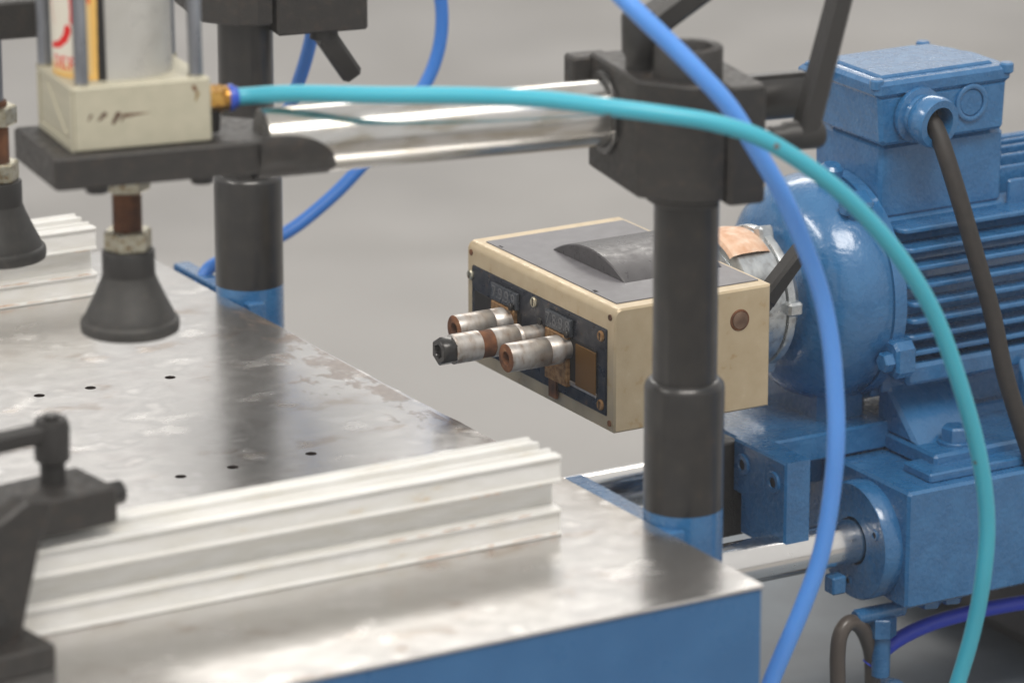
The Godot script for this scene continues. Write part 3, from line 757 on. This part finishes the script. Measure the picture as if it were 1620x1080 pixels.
func slide_carriage() -> void:
	var t := thing("slide_carriage", "blue slide carriage block with round flange under the motor", "carriage", V(352, -97, -205))
	part(t, "carriage_block", mb().span(V(0, -103, -330), V(320, 0, 0), 2.4), M.blue_paint)
	part(t, "saddle_plate", mb().span(V(-86, 2, -220), V(320, 26, -104), 2.0), M.blue_paint)
	part(t, "base_strip", mb().span(V(30, -0.4, -52), V(320, 8, -12), 1.5), M.blue_paint)
	# jaw with two socket screws
	var jaw := part(t, "dovetail_jaw", mb().prism(Transform3D(Basis(Vector3.BACK, Vector3.UP, Vector3(-1, 0, 0)), V(-90, 0, 0)), pv([-124, 29, -44, 29, -44, -52, -112, -52, -112, -18, -124, -18]), -22, 4, 1.8), M.blue_paint)
	socket_screw(jaw, "socket_screw", V(-94, 10, -108), Vector3.LEFT, 9.5, 2.2, M.blue_paint, M.slot_dark)
	socket_screw(jaw, "socket_screw", V(-94, 8, -61), Vector3.LEFT, 9.5, 2.2, M.blue_paint, M.slot_dark)
	part(t, "gib_strip", mb().span(V(-108, -60, -150), V(-58, 24, -126), 1.5), M.black_cast)
	part(t, "under_rib", mb().span(V(-70, -28, -190), V(2, 4, -130), 2.0), M.blue_paint)
	# bearing flange round the guide rod
	var ax := Transform3D(Basis(Vector3.UP, Vector3(-1, 0, 0), Vector3(0, 0, 1)), V(0, -56, -57))
	var fl := part(t, "bearing_flange", mb().lathe(ax, pv([50.5, -2, 51, 0, 51, 15, 49.5, 17, 21.5, 17, 20.5, 16, 20.5, 0]), 72), M.blue_paint)
	for a: float in [1.15, 3.24, 5.34]:
		var p := V(-16.6, -56 + cos(a) * 37, -57 + sin(a) * 37)
		socket_screw(fl, "flange_screw", p, Vector3.LEFT, 5.0, 1.4, M.blue_paint, M.slot_dark)
	# oil fittings below
	part(t, "oil_block", mb().span(V(-48, -94, -52), V(-34, -78, -38), 1.5), M.blue_paint)
	part(t, "fitting_bar", mb().rod(V(-24, -118, -40), V(26, -118, -40), 7, 1.5, 24), M.blue_paint)
	part(t, "fitting_nut", mb().hexa(V(4, -140, -40), V(4, -122, -40), 22, 1.2), M.blue_paint)
	part(t, "fitting_tube", mb().rod(V(4, -176, -40), V(4, -136, -40), 8, 1.0, 24), M.blue_paint)
	for x: float in [40.0, 62.0]:
		part(t, "underside_bolt", mb().hexa(V(x, -114, -24), V(x, -102.5, -24), 20, 1.4, x), M.blue_paint)

func guide_rods() -> void:
	for s in [[-262.0, "polished round guide rod running into the carriage flange"], [-477.0, "rear polished guide rod glimpsed beyond the bracket behind the fence end"]]:
		var t := thing("guide_rod", s[1], "guide rod", V(-18, -153, s[0]), Basis(), "polished guide rods")
		part(t, "rod", mb().rod(V(0, 0, 0), V(640, 0, 0), 19, 1.0, 64), M.bright_chrome)
		part(t, "end_socket", mb().lathe(Transform3D(Basis(Vector3.UP, Vector3(1, 0, 0), Vector3(0, 0, -1)), V(-2, 0, 0)), pv([19.2, 0, 30, 0, 30, 14, 28, 16, 19.2, 16]), 48), M.blue_paint)

func hose(called: String, label: String, category: String, pts: Array, r: float, m: Material) -> void:
	var o := part(self, called, mb().tube(pts, r), m)
	tag(o, label, category)
	if m == M.hose_teal:
		for k in 4:
			var i: int = [6, 9, 12, 15][k]
			var d: Vector3 = (pts[i + 1] - pts[i - 1]).normalized()
			var at: Vector3 = pts[i] + d * (k % 3) * 5.0
			var a0 := 0.6 + 1.1 * (k * 7 % 5)
			part(o, "scuff_mark", mb().lathe(MB.along(at, at + d * 5.0), pv([r - 0.3, 0, r + 0.12, 1, r + 0.12, 3.5, r - 0.3, 5]), 10, a0, a0 + 0.45 + 0.2 * (k % 3)), M.tag_ink)

func _ready() -> void:
	# camera: a long lens, about three metres off, looking 17 degrees down
	var cam := Camera3D.new()
	cam.name = "camera"
	var attr := CameraAttributesPhysical.new()
	attr.frustum_focal_length = 155.55
	attr.frustum_focus_distance = 3.60
	attr.exposure_aperture = 4.6
	attr.frustum_near = 0.1
	attr.frustum_far = 100.0
	cam.attributes = attr
	cam.near = 0.1
	cam.far = 100.0
	cam.fov = 8.823
	add_child(cam)
	var yaw := deg_to_rad(30.0)
	var pitch := deg_to_rad(17.0)
	cam.position = V(-1671.7, 1097.9, 2640.4) * MM
	cam.basis = Basis(Vector3.UP, -yaw) * Basis(Vector3.RIGHT, -pitch)
	cam.current = true

	# light: an exhibition hall, even and bright from above, with rows of ceiling panels
	var env := Environment.new()
	env.background_mode = Environment.BG_COLOR
	env.background_color = Color(0.56, 0.553, 0.54).linear_to_srgb()
	env.tonemap_mode = Environment.TONE_MAPPER_LINEAR
	env.tonemap_exposure = 1.2
	env.fog_enabled = true   # the dusty air of the hall
	env.fog_density = 0.007
	env.fog_light_color = Color(0.9, 0.9, 0.9)
	env.sdfgi_enabled = true
	env.ssao_enabled = true
	env.ssil_enabled = true
	var we := WorldEnvironment.new()
	we.name = "world_environment"
	we.environment = env
	add_child(we)
	# position (m), aimed at, size (m), energy
	for a in [[Vector3(-0.6, 4.2, 2.2), Vector3(0, 0, -0.3), Vector2(3.0, 1.6), 15.0], [Vector3(3.2, 3.9, -5.4), Vector3(-0.3, 0, 0.1), Vector2(5.0, 1.1), 11.0], [Vector3(-3.6, 3.6, -1.2), Vector3(0, 0, -0.3), Vector2(2.4, 0.5), 6.0]]:
		var l := AreaLight3D.new()
		l.name = "hall_light"
		l.area_size = a[2]
		l.light_energy = a[3]
		l.light_color = Color(1.0, 0.98, 0.95)
		l.shadow_enabled = true
		l.area_range = 30.0
		add_child(l, true)
		l.look_at_from_position(a[0], a[1], Vector3.UP)

	materials()
	sticker_material()
	stained_alloy_material()
	edge_rust_material()

	# the hall floor, far below and behind
	var ground := part(self, "concrete_floor", mb().span(V(-20000, -900, -40000), V(20000, -850, 12000), 1.0), M.concrete)
	ground.set_meta("kind", "structure")
	ground.set_meta("label", "smooth grey concrete hall floor, out of focus")

	var aisle := part(self, "floor_coating", mb().box(V(1384, -847.5, -2074), V(16000, 4, 2400), 0.5, Basis(Vector3.UP, deg_to_rad(-30.0))), M.coated)
	aisle.set_meta("kind", "structure")
	aisle.set_meta("label", "slightly paler coated strip of the hall floor behind the machine")

	work_table()
	column_at(V(12, 0, -18.5), "near black support column standing in front of the drill head")
	column_at(V(0, 0, -718), "far black support column behind the chrome arm and pressure foot")

	# machine bed under the carriage
	var bed := thing("machine_bed", "blue grey machine bed below the guide rods", "machine bed", V(0, -330, -330))
	part(bed, "bed_plate", mb().span(V(-17, -24, -470), V(900, 0, 455), 3.0), M.bed_paint)
	part(bed, "bed_body", mb().span(V(0, -518, -440), V(880, -24.5, 430), 3.0), M.bed_paint)
	part(bed, "screw_cover", mb().box(V(760, 34, -60), V(380, 66, 560), 24.0), M.tray_dark)
	part(bed, "cylinder_post", mb().rod(V(364, 0, 80), V(364, 46, 80), 19, 2.0, 32), M.blue_paint)

	bar_clamp(V(12, 0, -18.5), "clamp with two upright levers on the near column, gripping the chrome arm", true)
	bar_clamp(V(0, 0, -718), "far clamp cut by the top edge, small lever hanging below", false)

	# near arm
	var roll := arm_basis() * Basis(Vector3.RIGHT, -0.045)
	var pivot := V(0, 302, -58)
	var base := V(12, 0, -18.5) + arm_basis() * pivot - roll * pivot
	var arm := thing("clamp_arm", "chrome arm bar with black plate carrying the near air cylinder", "arm", base, roll, "arms that carry the air cylinders")
	part(arm, "chrome_bar", mb().rod(V(-308, 302, -58), V(20, 302, -58), 25, 0.8, 80), M.chrome)
	var tongue := mb()
	for k in 16:
		var s0 := k / 16.0
		var s1 := (k + 1) / 16.0
		var h0 := 1.12 * sqrt(1.0 - pow(s0, 3.0))
		var h1 := 1.12 * sqrt(maxf(0.0, 1.0 - pow(s1, 3.0)))
		for q in 24:
			var ring := []
			for c in [[s0, h0, q], [s0, h0, q + 1], [s1, h1, q + 1], [s1, h1, q]]:
				var ang: float = -0.74 + c[1] * (c[2] / 12.0 - 1.0)
				var dir := V(0, sin(ang), cos(ang))
				ring.append([V(-316 + c[0] * 58, 302, -58) + dir * 25.9, dir])
			tongue.quad(ring[0][0], ring[1][0], ring[2][0], ring[3][0], ring[0][1], ring[1][1], ring[2][1], ring[3][1])
	part(arm, "bar_end", tongue, M.black_cast)
	part(arm, "bar_tail", mb().rod(V(20, 302, -58), V(125, 302, -58), 17, 1.0, 48), M.black_steel)
	arm_plate(arm, 0, 0)
	cylinder(base, roll, "near air cylinder with red lettered sticker and brown scuffs on its block", 0.0, true)

	# far unit at the left edge
	var far_base := V(-2.5, 70, -227)
	var arm2 := thing("clamp_arm", "black arm plate of the far cylinder at the upper left edge", "arm", far_base, arm_basis(), "arms that carry the air cylinders")
	part(arm2, "mounting_plate", mb().span(V(-560, 279, -152), V(-372, 307.5, -38), 1.8), M.black_cast)
	part(arm2, "bar_end", mb().rod(V(-720, 296, -95), V(-558, 296, -95), 24, 1.0, 40), M.black_steel)
	part(arm2, "plate_screw", mb().rod(V(-420, 277, -130), V(-420, 285, -130), 8.4, 0.8, 24), M.black_steel)
	cylinder(far_base + arm_basis() * V(-76, 0, 0), arm_basis(), "far air cylinder cut by the top left corner", 0.0, false)

	var foot := base + roll * V(-400, 285, -95)
	pressure_foot(foot - V(0, 123.5, 0), "near black rubber pressure foot on a rusty bolt above the bare table", 0.0)
	var foot2 := far_base + arm_basis() * V(-398, 285, -95)
	pressure_foot(V(foot2.x, 165, foot2.z), "far rubber pressure foot at left edge on a thin steel rod", foot2.y - 165 - 118)

	# brass fitting and the teal hose
	var fa := base + roll * V(-347, 334, -72)
	var fb := base + roll * V(-322, 334, -72)
	var fx := (fb - fa).normalized()
	var fit := thing("hose_fitting", "brass push fitting with blue collar on the cylinder block", "fitting", fa)
	part(fit, "hex_body", mb().hexa(V(0, 0, 0), fx * 15, 18, 1.2, 0.3), M.brass)
	part(fit, "round_neck", mb().rod(fx * 14.5, fx * 19, 9, 0.6, 28), M.brass)
	part(fit, "release_collar", mb().lathe(MB.along(fx * 18, fx * 26), pv([6.2, 0, 9.4, 0.6, 9.8, 2, 9.8, 4, 7.8, 5, 7.6, 7.4, 6.2, 8]), 32), M.collar_blue)
	part(fit, "elbow", mb().rod(fx * 8 + V(0, -24, -3), fx * 8 + V(0, -6, 0), 5.5, 0.6, 20), M.black_steel)

	fence(V(-90, 0, -26), 620, 0.0, "near white slotted aluminium fence rail with rust stained end")
	fence(V(-122, 0, -772), 620, -0.03, "far white fence rail behind the pressure feet at the left edge")
	stop_clamp()

	boring_head()
	motor_coupling()
	electric_motor()
	slide_carriage()
	guide_rods()

	hose("air_hose", "teal air hose arching from the brass fitting down to the lower right", "air hose", [fa + fx * 20, fa + fx * 34, V(-257, 337, -122), V(-211, 339, -80), V(-161, 341, -40), V(-121, 342, 0), V(-90, 340, 35), V(-58, 336, 60), V(-25, 329, 75), V(12, 314, 85), V(58, 282, 90), V(97, 247, 90), V(132, 207, 90), V(163, 161, 88), V(190, 102, 85), V(213, 42, 80), V(226, -12, 75), V(228, -60, 70), V(227, -109, 60), V(220, -158, 50), V(205, -230, 40)], 6.4, M.hose_teal)
	hose("air_hose", "light blue air hose hanging from top centre past the near column", "air hose", [V(-80, 440, -10), V(-67, 420, 0), V(-52, 400, 15), V(-33, 378, 28), V(-14, 355, 40), V(6, 330, 48), V(28, 295, 52), V(50, 260, 52), V(69, 221, 52), V(86, 182, 50), V(96, 142, 50), V(101, 102, 50), V(103, 62, 50), V(103, 16, 45), V(98, -30, 40), V(86, -70, 35), V(73, -105, 30), V(62, -138, 25), V(40, -210, 20)], 6.8, M.hose_blue)
	hose("air_hose", "blue hose looping behind the chrome arm from top centre to far column", "air hose", [V(-40, -60, -785), V(-12, -8, -790), V(7, 6, -795), V(74, 20, -800), V(122, 47, -800), V(155, 73, -800), V(195, 109, -800), V(223, 142, -800), V(237, 172, -800), V(241, 201, -800), V(238, 231, -800), V(225, 290, -800)], 6.2, M.hose_sky)
	hose("air_hose", "short blue hose seen between far column and its clamp lever", "air hose", [V(114, 290, -800), V(112, 239, -800), V(108, 205, -800), V(101, 180, -800), V(92, 157, -800), V(79, 127, -800), V(62, 94, -800), V(49, 55, -800), V(40, 9, -800), V(36, -60, -800)], 6.2, M.hose_sky)
	hose("air_hose", "dark blue hose under the carriage at lower right", "air hose", [V(351, -266, -256), V(356, -261, -255), V(376, -246, -250), V(407, -237, -248), V(444, -233, -245), V(481, -231, -240), V(517, -231, -235), V(570, -232, -230)], 6.6, M.hose_navy)
	hose("oil_hose", "small smoky brown hose bent over below the carriage flange", "hose", [V(308, -330, -240), V(309, -274, -240), V(308, -246, -240), V(310, -226, -240), V(320, -217, -242), V(334, -224, -245), V(346, -242, -250), V(354, -262, -255), V(356, -300, -256)], 6.8, M.hose_smoke)
	hose("power_cable", "dark brown power cable from the gland of the terminal box", "cable", [V(421, 197, -318), V(422, 199, -302), V(424, 192, -285), V(426, 169, -270), V(434, 125, -255), V(443, 83, -245), V(454, 35, -235), V(461, -14, -225), V(474, -64, -215), V(487, -104, -210), V(500, -160, -205)], 7.6, M.cable)
